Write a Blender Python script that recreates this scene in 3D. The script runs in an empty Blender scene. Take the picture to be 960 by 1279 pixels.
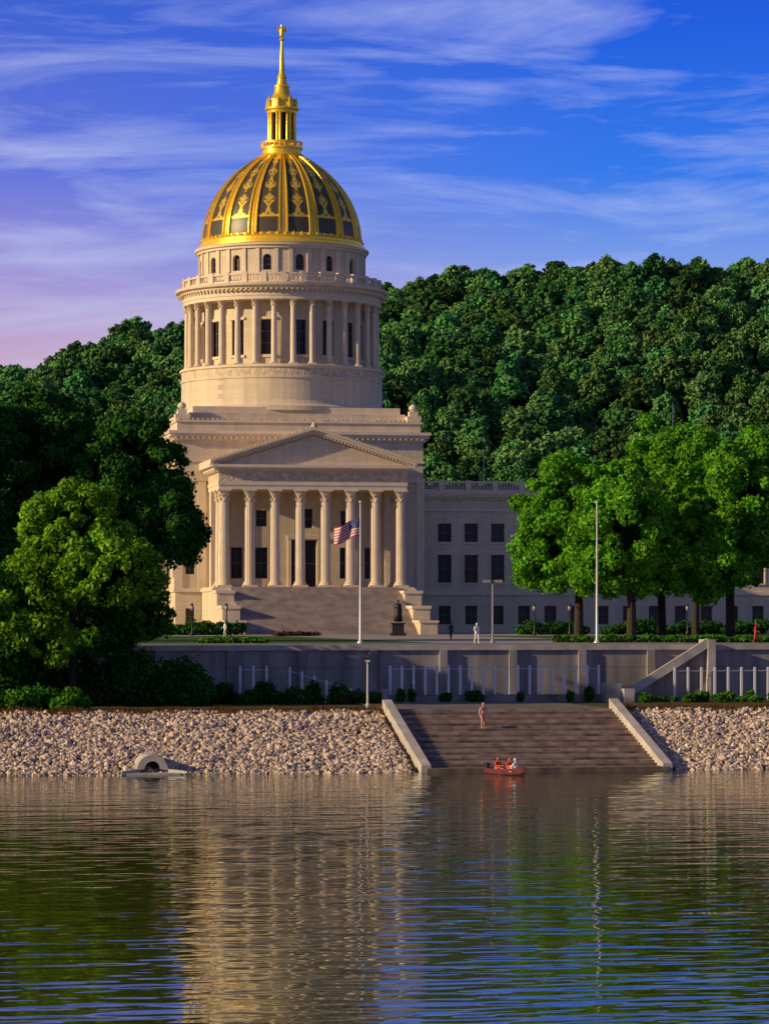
import bpy, bmesh, math, random
import numpy as np
from mathutils import Vector, Matrix
random.seed(7); rng=np.random.default_rng(7)
sc=bpy.context.scene
F=3892.0; TH=math.radians(10.2); C=math.cos(TH); S_=math.sin(TH)
def U(px,v):
    k=(px-480)/F
    return (k*(200+C*v)+S_*v)/(C-k*S_)
def W(u,v,z=0): return Vector((C*u-S_*v, 200+C*v+S_*u, z))
GZ=7.7
# ------------------------------------------------------------------ materials
def newmat(name):
    m=bpy.data.materials.new(name); m.use_nodes=True
    nt=m.node_tree; nt.nodes.clear()
    out=nt.nodes.new('ShaderNodeOutputMaterial')
    return m,nt,out
def N(nt,t,**k):
    n=nt.nodes.new(t)
    for a,b in k.items(): setattr(n,a,b)
    return n
def L(nt,a,b): nt.links.new(a,b)
def rgba(c): return (c[0],c[1],c[2],1)
def ramp(nt,stops):
    r=nt.nodes.new('ShaderNodeValToRGB'); e=r.color_ramp.elements
    while len(e)<len(stops): e.new(0.5)
    for i,(p,c) in enumerate(stops):
        e[i].position=p; e[i].color=rgba(c)
    return r
def simple(name,col,rough=0.7,metal=0.0,var=0.25,scale=1.0,bump=0.0,bscale=None,spec=0.3,island=False):
    m,nt,out=newmat(name)
    p=N(nt,'ShaderNodeBsdfPrincipled'); p.inputs['Roughness'].default_value=rough
    p.inputs['Metallic'].default_value=metal; p.inputs['Specular IOR Level'].default_value=spec
    tc=N(nt,'ShaderNodeTexCoord'); no=N(nt,'ShaderNodeTexNoise'); no.inputs['Scale'].default_value=scale; no.inputs['Detail'].default_value=5
    L(nt,tc.outputs['Object'],no.inputs['Vector'])
    lo=tuple(c*(1-var) for c in col); hi=tuple(min(1,c*(1+var)) for c in col)
    r=ramp(nt,[(0.3,lo),(0.7,hi)])
    if island:
        g=N(nt,'ShaderNodeNewGeometry'); L(nt,g.outputs['Random Per Island'],r.inputs['Fac'])
        r.color_ramp.elements[0].position=0; r.color_ramp.elements[1].position=1
    else: L(nt,no.outputs['Fac'],r.inputs['Fac'])
    L(nt,r.outputs['Color'],p.inputs['Base Color'])
    if bump>0:
        n2=N(nt,'ShaderNodeTexNoise'); n2.inputs['Scale'].default_value=bscale or scale*6; n2.inputs['Detail'].default_value=3
        L(nt,tc.outputs['Object'],n2.inputs['Vector'])
        b=N(nt,'ShaderNodeBump'); b.inputs['Strength'].default_value=1; b.inputs['Distance'].default_value=bump
        L(nt,n2.outputs['Fac'],b.inputs['Height']); L(nt,b.outputs['Normal'],p.inputs['Normal'])
    L(nt,p.outputs[0],out.inputs[0]); return m
def stone(name,col,bw=1.6,bh=0.62,mort=0.012,dark=0.72,streak=0.25,c2=.9):
    m,nt,out=newmat(name)
    p=N(nt,'ShaderNodeBsdfPrincipled'); p.inputs['Roughness'].default_value=0.75; p.inputs['Specular IOR Level'].default_value=0.25
    tc=N(nt,'ShaderNodeTexCoord'); sx=N(nt,'ShaderNodeSeparateXYZ'); L(nt,tc.outputs['Object'],sx.inputs[0])
    ad=N(nt,'ShaderNodeMath',operation='ADD'); L(nt,sx.outputs[0],ad.inputs[0]); L(nt,sx.outputs[1],ad.inputs[1])
    cb=N(nt,'ShaderNodeCombineXYZ'); L(nt,ad.outputs[0],cb.inputs[0]); L(nt,sx.outputs[2],cb.inputs[1])
    br=N(nt,'ShaderNodeTexBrick'); br.inputs['Scale'].default_value=1; br.inputs['Brick Width'].default_value=bw; br.inputs['Row Height'].default_value=bh
    br.inputs['Mortar Size'].default_value=mort; br.inputs['Mortar Smooth'].default_value=0.3
    br.inputs['Color1'].default_value=rgba(col); br.inputs['Color2'].default_value=rgba([c*c2 for c in col]); br.inputs['Mortar'].default_value=rgba([c*dark for c in col])
    L(nt,cb.outputs[0],br.inputs['Vector'])
    mp=N(nt,'ShaderNodeMapping'); mp.inputs['Scale'].default_value=(0.8,0.8,0.12); L(nt,tc.outputs['Object'],mp.inputs[0])
    no=N(nt,'ShaderNodeTexNoise'); no.inputs['Scale'].default_value=1; no.inputs['Detail'].default_value=7; L(nt,mp.outputs[0],no.inputs['Vector'])
    r=ramp(nt,[(0.3,(1-streak,)*3),(0.6,(1,1,1))]); L(nt,no.outputs['Fac'],r.inputs['Fac'])
    mx=N(nt,'ShaderNodeMixRGB',blend_type='MULTIPLY'); mx.inputs[0].default_value=1
    L(nt,br.outputs['Color'],mx.inputs[1]); L(nt,r.outputs[0],mx.inputs[2]); L(nt,mx.outputs[0],p.inputs['Base Color'])
    L(nt,p.outputs[0],out.inputs[0]); return m
def foliage(name,c1,c2,objrand=False,trans=0.25):
    m,nt,out=newmat(name)
    g=N(nt,'ShaderNodeNewGeometry'); r=ramp(nt,[(0,c1),(1,c2)])
    L(nt,g.outputs['Random Per Island'],r.inputs['Fac'])
    hs=N(nt,'ShaderNodeHueSaturation'); L(nt,r.outputs[0],hs.inputs['Color'])
    if objrand:
        oi=N(nt,'ShaderNodeObjectInfo')
        m2=N(nt,'ShaderNodeMapRange'); m2.inputs[3].default_value=0.5; m2.inputs[4].default_value=1.6; L(nt,oi.outputs['Random'],m2.inputs[0])
        L(nt,m2.outputs[0],hs.inputs['Value'])
        m3=N(nt,'ShaderNodeMapRange'); m3.inputs[3].default_value=0.45; m3.inputs[4].default_value=0.515
        ml=N(nt,'ShaderNodeMath',operation='MULTIPLY'); ml.inputs[1].default_value=7.3; fr=N(nt,'ShaderNodeMath',operation='FRACT')
        L(nt,oi.outputs['Random'],ml.inputs[0]); L(nt,ml.outputs[0],fr.inputs[0]); L(nt,fr.outputs[0],m3.inputs[0]); L(nt,m3.outputs[0],hs.inputs['Hue'])
    else:
        tc=N(nt,'ShaderNodeTexCoord'); no=N(nt,'ShaderNodeTexNoise'); no.inputs['Scale'].default_value=0.45; no.inputs['Detail'].default_value=3; L(nt,tc.outputs['Object'],no.inputs['Vector'])
        mr=N(nt,'ShaderNodeMapRange'); mr.inputs[1].default_value=0.3; mr.inputs[2].default_value=0.7; mr.inputs[3].default_value=0.6; mr.inputs[4].default_value=1.45
        L(nt,no.outputs['Fac'],mr.inputs[0]); L(nt,mr.outputs[0],hs.inputs['Value'])
    d=N(nt,'ShaderNodeBsdfDiffuse'); L(nt,hs.outputs[0],d.inputs[0])
    if trans>0:
        t=N(nt,'ShaderNodeBsdfTranslucent'); ms=N(nt,'ShaderNodeMixShader'); ms.inputs[0].default_value=trans
        L(nt,hs.outputs[0],t.inputs[0]); L(nt,d.outputs[0],ms.inputs[1]); L(nt,t.outputs[0],ms.inputs[2]); L(nt,ms.outputs[0],out.inputs[0])
    else: L(nt,d.outputs[0],out.inputs[0])
    return m
M={}
M['lime']=stone('limestone',(0.70,0.58,0.43),streak=.18,c2=.92)
M['limep']=simple('limestone_plain',(0.69,0.57,0.43),0.7,var=0.08,scale=0.8)
M['carve']=simple('limestone_carved',(0.60,0.48,0.35),0.75,var=0.3,scale=1.5,bump=0.12,bscale=3.5)
M['step']=simple('granite_steps',(0.36,0.29,0.25),0.8,var=0.25,scale=0.7)
M['glass']=simple('window_glass',(0.015,0.016,0.02),0.25,var=0.4,scale=0.4,spec=0.3)
M['dark']=simple('dark_bronze_door',(0.05,0.035,0.025),0.5,var=0.4,scale=1)
M['frame']=simple('window_frame',(0.16,0.13,0.11),0.6,var=0.1)
M['gold']=simple('gold_leaf',(1.0,0.62,0.06),0.32,0.5,var=0.12,scale=2.5,bump=0.03,bscale=5,spec=0.5)
M['roofm']=simple('roof_membrane',(0.20,0.18,0.17),0.8,var=0.2)
M['conc']=stone('concrete_wall_mat',(0.38,0.34,0.32),bw=3.6,bh=2.05,mort=0.03,dark=0.6,streak=0.55)
M['concl']=simple('concrete_light',(0.44,0.40,0.36),0.8,var=0.25,scale=0.8)
M['white']=simple('white_paint',(0.75,0.75,0.76),0.5,var=0.06)
M['pole']=simple('pole_aluminium',(0.62,0.60,0.58),0.4,0.2,var=0.06)
M['grey']=simple('galvanised_grey',(0.28,0.28,0.28),0.5,0.2,var=0.1)
M['black']=simple('dark_metal',(0.03,0.03,0.035),0.45,0.3,var=0.2)
M['bronze']=simple('bronze_statue',(0.03,0.027,0.03),0.5,0.3,var=0.3,scale=3)
M['bark']=simple('bark',(0.04,0.03,0.022),0.9,var=0.4,scale=3)
M['rock']=simple('riprap_stone',(0.50,0.39,0.31),0.9,var=0.5,island=True,spec=.15)
M['red']=simple('red_flowers_mat',(0.10,0.02,0.02),0.7,var=0.6,island=True)
def mathf(nt):
    def mth(op,a,b=None,c=None):
        n=N(nt,'ShaderNodeMath',operation=op)
        for i,x in enumerate((a,b,c)):
            if x is None: continue
            if isinstance(x,(int,float)): n.inputs[i].default_value=x
            else: L(nt,x,n.inputs[i])
        return n.outputs[0]
    return mth
def dome_mat():
    m,nt,out=newmat('dome_gilded_panels')
    p=N(nt,'ShaderNodeBsdfPrincipled')
    uv=N(nt,'ShaderNodeUVMap'); sp=N(nt,'ShaderNodeSeparateXYZ'); L(nt,uv.outputs[0],sp.inputs[0])
    mth=mathf(nt)
    fu=mth('FRACT',sp.outputs[0]); au=mth('ABSOLUTE',mth('SUBTRACT',fu,0.5))
    v=sp.outputs[1]
    cb=N(nt,'ShaderNodeCombineXYZ'); L(nt,mth('MULTIPLY',au,8.0),cb.inputs[0]); L(nt,mth('MULTIPLY',v,17.0),cb.inputs[1])
    vo=N(nt,'ShaderNodeTexNoise'); vo.inputs['Scale'].default_value=1.5; vo.inputs['Detail'].default_value=4; L(nt,cb.outputs[0],vo.inputs['Vector'])
    sw=mth('ADD',0.13,mth('MULTIPLY',0.08,mth('SINE',mth('MULTIPLY',v,38.0))))
    orn=mth('MULTIPLY',mth('GREATER_THAN',vo.outputs['Fac'],0.46),mth('LESS_THAN',au,sw))
    orn=mth('MULTIPLY',orn,mth('GREATER_THAN',v,0.20))
    tot=orn
    for x in (mth('GREATER_THAN',au,0.355),mth('LESS_THAN',v,0.03),mth('COMPARE',v,0.20,0.012),mth('GREATER_THAN',v,0.9)): tot=mth('MAXIMUM',tot,x)
    mx=N(nt,'ShaderNodeMixRGB'); L(nt,tot,mx.inputs[0]); mx.inputs[1].default_value=(0.07,0.055,0.03,1); mx.inputs[2].default_value=(1.0,0.62,0.06,1)
    L(nt,mx.outputs[0],p.inputs['Base Color']); L(nt,mth('MULTIPLY',tot,0.5),p.inputs['Metallic'])
    L(nt,mth('SUBTRACT',0.42,mth('MULTIPLY',tot,0.08)),p.inputs['Roughness'])
    b=N(nt,'ShaderNodeBump'); b.inputs['Distance'].default_value=0.12; L(nt,tot,b.inputs['Height']); L(nt,b.outputs[0],p.inputs['Normal'])
    L(nt,p.outputs[0],out.inputs[0]); return m
M['dome']=dome_mat()
def ground_mat(name,c1,c2,sc_=0.15):
    m,nt,out=newmat(name); p=N(nt,'ShaderNodeBsdfPrincipled'); p.inputs['Roughness'].default_value=0.95; p.inputs['Specular IOR Level'].default_value=0.1
    tc=N(nt,'ShaderNodeTexCoord'); a=N(nt,'ShaderNodeTexNoise'); a.inputs['Scale'].default_value=sc_; a.inputs['Detail'].default_value=10; a.inputs['Roughness'].default_value=0.7
    L(nt,tc.outputs['Object'],a.inputs['Vector']); r=ramp(nt,[(0.35,c1),(0.65,c2)]); L(nt,a.outputs['Fac'],r.inputs['Fac']); L(nt,r.outputs[0],p.inputs['Base Color'])
    L(nt,p.outputs[0],out.inputs[0]); return m
M['grass']=ground_mat('lawn_grass',(0.03,0.08,0.012),(0.07,0.14,0.025))
M['bankgrass']=ground_mat('bank_grass',(0.13,0.07,0.03),(0.05,0.07,0.015),0.6)
M['earth']=ground_mat('forest_floor',(0.012,0.02,0.008),(0.03,0.035,0.012))
M['asphalt']=simple('asphalt',(0.055,0.055,0.058),0.9,var=0.2,scale=2)
M['pave']=stone('paving',(0.36,0.32,0.30),bw=2.5,bh=2.5,dark=0.7)
# ------------------------------------------------------------------ mesh builder
class MB:
    def __init__(s): s.V=[];s.F=[];s.M=[]
    def v(s,p): s.V.append(tuple(p)); return len(s.V)-1
    def face(s,pts,m=0):
        s.F.append([s.v(p) for p in pts]); s.M.append(m)
    def box(s,x0,x1,y0,y1,z0,z1,m=0):
        i=len(s.V)
        s.V+=[(x0,y0,z0),(x1,y0,z0),(x1,y1,z0),(x0,y1,z0),(x0,y0,z1),(x1,y0,z1),(x1,y1,z1),(x0,y1,z1)]
        for f in ((0,3,2,1),(4,5,6,7),(0,1,5,4),(1,2,6,5),(2,3,7,6),(3,0,4,7)):
            s.F.append([i+k for k in f]); s.M.append(m)
    def obox(s,o,ax,ay,az,m=0):
        o,ax,ay,az=map(Vector,(o,ax,ay,az)); i=len(s.V)
        for c in (o,o+ax,o+ax+ay,o+ay,o+az,o+ax+az,o+ax+ay+az,o+ay+az): s.V.append(tuple(c))
        for f in ((0,3,2,1),(4,5,6,7),(0,1,5,4),(1,2,6,5),(2,3,7,6),(3,0,4,7)):
            s.F.append([i+k for k in f]); s.M.append(m)
    def lathe(s,prof,n=32,cx=0,cy=0,m=0,mod=None,cap=True):
        i0=len(s.V)
        for j,(r,z) in enumerate(prof):
            for k in range(n):
                a=2*math.pi*k/n; rr=r*(mod(a,j) if mod else 1)
                s.V.append((cx+rr*math.sin(a),cy-rr*math.cos(a),z))
        for j in range(len(prof)-1):
            for k in range(n):
                k2=(k+1)%n
                s.F.append([i0+j*n+k,i0+j*n+k2,i0+(j+1)*n+k2,i0+(j+1)*n+k]); s.M.append(m)
        if cap:
            s.F.append([i0+(len(prof)-1)*n+k for k in range(n)]); s.M.append(m)
            s.F.append([i0+k for k in range(n)][::-1]); s.M.append(m)
    def tube(s,p0,p1,r0,r1,n=8,m=0):
        p0=Vector(p0);p1=Vector(p1); d=(p1-p0).normalized(); q=d.to_track_quat('Z','Y'); i=len(s.V)
        for p,r in ((p0,r0),(p1,r1)):
            for k in range(n):
                a=2*math.pi*k/n; s.V.append(tuple(p+q@Vector((r*math.cos(a),r*math.sin(a),0))))
        for k in range(n):
            k2=(k+1)%n; s.F.append([i+k,i+k2,i+n+k2,i+n+k]); s.M.append(m)
        s.F.append([i+n+k for k in range(n)]); s.M.append(m); s.F.append([i+k for k in range(n)][::-1]); s.M.append(m)
    def obj(s,name,mats,parent=None,smooth=False,loc=(0,0,0),rot=0,auto=None):
        me=bpy.data.meshes.new(name); me.from_pydata(s.V,[],s.F)
        for m in mats: me.materials.append(m)
        me.polygons.foreach_set('material_index',s.M)
        if smooth: me.polygons.foreach_set('use_smooth',[True]*len(s.F))
        me.update()
        if auto is not None:
            me.polygons.foreach_set('use_smooth',[True]*len(s.F)); me.set_sharp_from_angle(angle=math.radians(auto))
        o=bpy.data.objects.new(name,me); sc.collection.objects.link(o)
        o.location=loc; o.rotation_euler=(0,0,rot)
        if parent: o.parent=parent
        return o
def empty(name,loc,rot=0):
    o=bpy.data.objects.new(name,None); sc.collection.objects.link(o); o.location=loc; o.rotation_euler=(0,0,rot); o.empty_display_size=1; return o
SITE=dict(loc=(0,200,0),rot=TH)
def wall(mb,f,s0,s1,z0,z1,ops,depth=0.45,mw=0,mg=1,mf=2,extra=(),sscale=1.0,mull=1,trans=1):
    ss=sorted({round(x,5) for x in [s0,s1,*extra]+[o[0] for o in ops]+[o[1] for o in ops]})
    zs=sorted({round(x,5) for x in [z0,z1]+[o[2] for o in ops]+[o[3] for o in ops]})
    for a,b in zip(ss,ss[1:]):
        for c,d in zip(zs,zs[1:]):
            ms,mz=(a+b)/2,(c+d)/2
            if any(o[0]<ms<o[1] and o[2]<mz<o[3] for o in ops): continue
            mb.face([f(a,c,0),f(b,c,0),f(b,d,0),f(a,d,0)],mw)
    for o in ops:
        a,b,c,d=o[:4]; arch=len(o)>4 and o[4]
        top=d
        if arch:
            R=(b-a)/2; top=d-R*sscale; mid=(a+b)/2; K=8
            arc=[(mid-R*math.cos(math.pi*k/K), top+R*sscale*math.sin(math.pi*k/K)) for k in range(K+1)]
            for k in range(K):
                cn=(a,d) if k<K/2 else (b,d)
                mb.face([f(*cn,0),f(*arc[k],0),f(*arc[k+1],0)],mw)
                mb.face([f(*arc[k],0),f(*arc[k+1],0),f(*arc[k+1],depth),f(*arc[k],depth)],mw)
        else: mb.face([f(a,d,0),f(b,d,0),f(b,d,depth),f(a,d,depth)],mw)
        mb.face([f(a,c,0),f(a,top,0),f(a,top,depth),f(a,c,depth)],mw)
        mb.face([f(b,c,0),f(b,top,0),f(b,top,depth),f(b,c,depth)],mw)
        mb.face([f(a,c,0),f(b,c,0),f(b,c,depth),f(a,c,depth)],mw)
        mb.face([f(a,c,depth),f(b,c,depth),f(b,d,depth),f(a,d,depth)],mg)
        t=0.07/sscale
        for k in range(mull+2):
            x=a+(b-a)*k/(mull+1); x=min(max(x,a+t/2),b-t/2); dd=depth-.06
            mb.face([f(x-t/2,c,dd),f(x+t/2,c,dd),f(x+t/2,top,dd),f(x-t/2,top,dd)],mf)
        for k in range(trans+2):
            z=c+(top-c)*k/(trans+1); z=min(max(z,c+.04),top-.04); dd=depth-0.063
            mb.face([f(a,z-.04,dd),f(b,z-.04,dd),f(b,z+.04,dd),f(a,z+.04,dd)],mf)
def column(mb,x,y,z0,h,r,flute=True,n=40,m=0,mc=1):
    mb.box(x-1.4*r,x+1.4*r,y-1.4*r,y+1.4*r,z0,z0+.35*r,m)
    b=z0+.35*r; ch=2.3*r; zt=z0+h-ch
    mb.lathe([(1.35*r,b),(1.38*r,b+.12*r),(1.3*r,b+.25*r),(1.12*r,b+.35*r),(1.22*r,b+.45*r),(1.2*r,b+.58*r),(1.02*r,b+.66*r)],20,x,y,m)
    mod=(lambda a,j:1.0 if round(a/(2*math.pi)*n)%2 else 0.925) if flute else None
    H=zt-b-.66*r
    mb.lathe([(r*(1-.14*t**1.8),b+.66*r+H*t) for t in (0,.25,.5,.75,1)],n,x,y,m,mod,cap=False)
    def cm(a,j):
        if j in (1,2): return 1+.10*math.cos(8*a)
        if j in (3,4): return 1+.10*math.cos(8*a+math.pi)
        if j in (6,7): return 1+.16*max(0,math.cos(4*a+math.pi))
        return 1
    z=zt
    mb.lathe([(.92*r,z),(.98*r,z+.25*r),(1.16*r,z+.7*r),(.95*r,z+.72*r),(1.0*r,z+.95*r),(1.28*r,z+1.35*r),(.98*r,z+1.38*r),(1.15*r,z+1.7*r),(1.42*r,z+1.98*r)],24 if flute else 16,x,y,mc,cm)
    mb.box(x-1.3*r,x+1.3*r,y-1.3*r,y+1.3*r,z+2.0*r,z+ch,m)
def balustrade_line(mb,p0,p1,z0,h,m=0,sp=0.45,ped=4.0):
    p0=Vector((*p0,0));p1=Vector((*p1,0)); d=p1-p0; Ln=d.length; d.normalize(); n=Vector((-d.y,d.x,0))
    w=.22
    mb.obox(p0-n*w+Vector((0,0,z0)),d*Ln,n*2*w,(0,0,.22*h),m)
    mb.obox(p0-n*(w+.03)+Vector((0,0,z0+h*.82)),d*Ln,n*2*(w+.03),(0,0,.18*h),m)
    k=int(Ln/sp); kp=max(1,round(Ln/ped))
    for i in range(k):
        c=p0+d*((i+.5)*Ln/k)
        mb.lathe([(.06,z0+.2*h),(.13,z0+.35*h),(.06,z0+.65*h),(.1,z0+.83*h)],6,c.x,c.y,m,cap=False)
    for i in range(kp+1):
        c=p0+d*(Ln*i/kp); mb.box(c.x-.38,c.x+.38,c.y-.38,c.y+.38,z0,z0+h*1.06,m)
# ------------------------------------------------------------------ capitol
cap=empty('capitol_building',(-14.47,440,GZ),TH)
CM=[M['lime'],M['glass'],M['frame'],M['limep'],M['carve'],M['dark'],M['roofm'],M['step']]
b=MB()
def fy(Y): return lambda s,z,d:(s,Y+d,z)
def fx(X): return lambda s,z,d:(X+d,s,z)
def fxr(X): return lambda s,z,d:(X-d,s,z)
wl=[(-15.6,-14.4,1.2,3.4),(-15.6,-14.4,8,11.5),(-15.6,-14.4,15,17.5)]
wall(b,fy(-17),-17,17,0,26.5,wl)
sideops=[(y,y+1.5,z0,z1) for y in (-15.5,-10.5) for z0,z1 in ((1.2,3.6),(7.5,11.2),(14.5,17.5))]
wall(b,fx(-17),-17,-6.5,0,26.5,sideops); wall(b,fxr(17),-17,-6.5,0,26.5,sideops)
rear=[(y,y+1.5,z0,z1) for y in (-3,1.5,6,10.5) for z0,z1 in ((1.2,3.6),(7.5,11.2),(14.5,17.5))]
wall(b,fx(-14.5),-6.5,15,0,26.5,rear); wall(b,fxr(14.5),-6.5,15,0,26.5,rear); wall(b,fy(15),-14.5,14.5,0,26.5,[])
b.face([(-17,-6.5,0),(-14.5,-6.5,0),(-14.5,-6.5,26.5),(-17,-6.5,26.5)],0); b.face([(17,-6.5,0),(14.5,-6.5,0),(14.5,-6.5,26.5),(17,-6.5,26.5)],0)
for (z0,z1,o) in ((0,.9,.22),(5.6,6.1,.22),(20.6,21.2,.25),(23.2,23.5,.2)):
    b.box(-17-o,17+o,-17-o,-6.5+o,z0,z1,3); b.box(-14.5-o,14.5+o,-6.5+o+.003,15+o,z0,z1,3)
for x in (-16.6,-13.4,13.4,16.6): b.box(x-.55,x+.55,-17.18,-16.9,6.1,20.6,3)
for (z0,z1,o) in ((26.1,26.6,.3),(26.6,27.0,.75),(27.0,27.4,.95)):
    b.box(-17-o,17+o,-17-o,-6.5+o,z0,z1,3); b.box(-14.5-o,14.5+o,-6.5+o+.004,15+o,z0,z1,3)
k=-17.
while k<17.1:
    b.box(k-.15,k+.15,-17.72,-17.28,26.32,26.597,3); k+=.75
k=-16.6
while k<-6.5:
    b.box(-17.72,-17.28,k-.15,k+.15,26.32,26.597,3); b.box(17.28,17.72,k-.15,k+.15,26.32,26.597,3); k+=.75
b.box(-16.7,16.7,-16.7,-6.8,27.4,28.6,0); b.box(-14.2,14.2,-6.797,14.7,27.4,28.6,0)
b.box(-16.9,16.9,-16.9,-6.6,28.6,28.85,3)
b.box(-14.4,14.4,-6.597,14.9,28.6,28.85,3)
k=-16.5
while k<16.6:
    b.box(k-.16,k+.16,-16.8,-16.5,28.85,29.15,4); k+=.66
k=-16.5
while k<-6.6:
    b.box(-16.8,-16.5,k-.16,k+.16,28.85,29.15,4); b.box(16.5,16.8,k-.16,k+.16,28.85,29.15,4); k+=.66
for x in (-15.9,15.9):
    b.box(x-1.0,x+1.0,-16.4,-14.4,28.85,29.7,3); b.box(x-.6,x+.6,-16.0,-14.8,29.7,30.4,3); b.lathe([(.3,30.4),(.6,30.7),(.55,31.1),(.1,31.4)],12,x,-15.4,3)
b.box(-14.9,14.9,-14.9,14.6,28.85,30.0,0); b.box(-14.3,14.3,-14.3,14.3,30.0,30.9,3)
b.obj('main_block',CM,cap)
# wings
for side in (1,-1):
    b=MB(); X0,X1=(17.25,82) ; YF=-9
    xs=[21.6+3.78*i for i in range(16)]
    ops=[]
    for x in xs:
        ops+=[(x-.95,x+.95,12.7,15.3),(x-.95,x+.95,7.0,10.9),(x-.85,x+.85,1.2,3.8)]
    g=(lambda s,z,d:(s*side,YF+d,z))
    wall(b,g,X0,X1,0,19.2,ops)
    b.face([(X1*side,YF,0),(X1*side,10,0),(X1*side,10,19.2),(X1*side,YF,19.2)],0)
    b.face([(X0*side,10,0),(X1*side,10,0),(X1*side,10,19.2),(X0*side,10,19.2)],0)
    xa,xb=sorted((X0*side,(X1+.2)*side))
    for (z0,z1,o) in ((0,.8,.2),(5.3,5.75,.22),(17.0,17.3,.18),(18.6,19.0,.35),(19.0,19.35,.7),(19.35,19.7,.9)):
        b.box(xa-(o if side<0 else 0),xb+(o if side>0 else 0),YF-o,10,z0,z1,3)
    for x in xs:
        x*=side
        for zz in (6.75,12.45): b.box(x-1.15,x+1.15,YF-.16,YF+.1,zz,zz+.25,3)
        b.box(x-1.15,x+1.15,YF-.1,YF+.1,10.95,11.2,3)
        for z0,z1 in ((7.0,10.9),(12.7,15.3)):
            b.box(x-1.15,x-.97,YF-.08,YF+.1,z0,z1,3); b.box(x+.97,x+1.15,YF-.08,YF+.1,z0,z1,3)
    k=X0
    while k<X1:
        b.box(min(k*side,(k+.22)*side),max(k*side,(k+.22)*side),YF-.62,YF-.3,18.72,18.997,3); k+=.5
    b.face([(X0*side,YF,19.71),(X1*side,YF,19.71),(X1*side,10,19.71),(X0*side,10,19.71)],6)
    balustrade_line(b,(X0*side,YF-.2),(X1*side,YF-.2),19.7,1.5,3,.42,3.78)
    b.box(min((X0+3)*side,(X1-3)*side),max((X0+3)*side,(X1-3)*side),-4,8,19.72,20.9,6)
    b.obj('wing',CM,cap)
# portico
b=MB()
pops=[(-1.7,1.7,6.25,12.6),(-6.6,-4.9,7.4,11.6),(4.9,6.6,7.4,11.6),(-9.9,-8.3,7.4,11.6),(8.3,9.9,7.4,11.6),(-1.2,1.2,14.2,16.8),(-6.5,-5,14.4,16.6),(5,6.5,14.4,16.6)]
wall(b,fy(-20.5),-12.4,12.4,6.2,19.05,pops,depth=.6,mg=1)
b.box(-12.4,-11.9,-20.45,-17,6.2,19.05,3); b.box(11.9,12.4,-20.45,-17,6.2,19.05,3)
for x in (-11.8,11.8): b.box(x-.9,x+.9,-21.4,-20.0,6.2,19.05,3)
b.box(-2.3,2.3,-20.8,-20.4,12.7,13.2,3); b.box(-2.2,-1.75,-20.75,-20.4,6.2,12.7,3); b.box(1.75,2.2,-20.75,-20.4,6.2,12.7,3)
cols=[-11.8+3.371*i for i in range(8)]
for x in cols: column(b,x,-28,6.2,12.85,.70,m=3,mc=4)
for x in (-11.8,11.8): column(b,x,-24.4,6.2,12.85,.70,m=3,mc=4)
b.box(-13.4,13.4,-29.6,-17.25,0,6.195,0); b.box(-13.6,13.6,-29.8,-17.25,5.6,6.0,3)
def ring(z0,z1,o,m=3): b.box(-12.55-o,12.55+o,-28.75-o,-17.3,z0,z1,m)
ring(19.05,19.6,0); ring(19.6,20.1,.08); ring(20.1,21.3,.0,4); ring(21.3,21.6,.25); ring(21.9,22.3,1.0); ring(21.6,21.9,.7)
k=-12.6
while k<12.7: b.box(k-.13,k+.13,-29.35,-29.0,21.38,21.598,3); k+=.5
k=-28.6
while k<-17.4: b.box(-13.15,-12.8,k-.13,k+.13,21.38,21.598,3); b.box(12.8,13.15,k-.13,k+.13,21.38,21.598,3); k+=.5
ex,ez,ax=13.75,22.3,26.6
yb=-15.0
b.face([(-12.6,-28.7,22.3),(12.6,-28.7,22.3),(0,-28.7,26.2)],0)
for sgn in (-1,1):
    d=Vector((-sgn*ex,0,ax-ez)); nn=Vector((sgn*(ax-ez),0,ex)).normalized()
    e0=Vector((sgn*ex,0,ez))
    for (y0,h0,h1) in ((-29.75,.32,.62),(-29.45,.0,.32),(-29.1,-.3,.0)):
        up=Vector((0,0,(h1-h0)/nn.z)); o2=e0+Vector((0,0,h0/nn.z))
        b.obox((o2.x,y0,o2.z),tuple(d),(0,yb-y0,0),tuple(up),3)
    for i in range(1,30):
        c=e0+d*(i/30); b.box(c.x-.11,c.x+.11,-29.4,-29.05,c.z-.28,c.z-.02,3)
        b.box(c.x-.1,c.x+.1,-29.6,-29.35,c.z+.62,c.z+.85,4)
b.lathe([(.3,27.0),(.45,27.3),(.25,27.8),(.05,28.0)],8,0,-29.2,4)
b.obj('portico',CM,cap)
# front steps & cheeks
b=MB()
for i in range(36):
    y1=-29.8-i*.385; z1=6.17-i*.1714
    b.box(-11.2,11.2,y1-.385,y1-.0005,0,z1,7)
for sg in (-1,1):
    xa,xb=sorted((sg*11.25,sg*13.5))
    b.box(xa,xb,-34.2,-29.85,0,5.3,0); b.box(xa-.15,xb+.15,-34.35,-29.85,5.3,5.7,3)
    b.box(xa,xb,-40.0,-34.22,0,3.3,0); b.box(xa-.15,xb+.15,-40.15,-34.36,3.3,3.7,3)
    b.box(xa,xb,-45.0,-40.02,0,1.5,0); b.box(xa-.15,xb+.15,-45.15,-40.16,1.5,1.8,3)
b.obj('front_steps',CM,cap)
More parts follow.
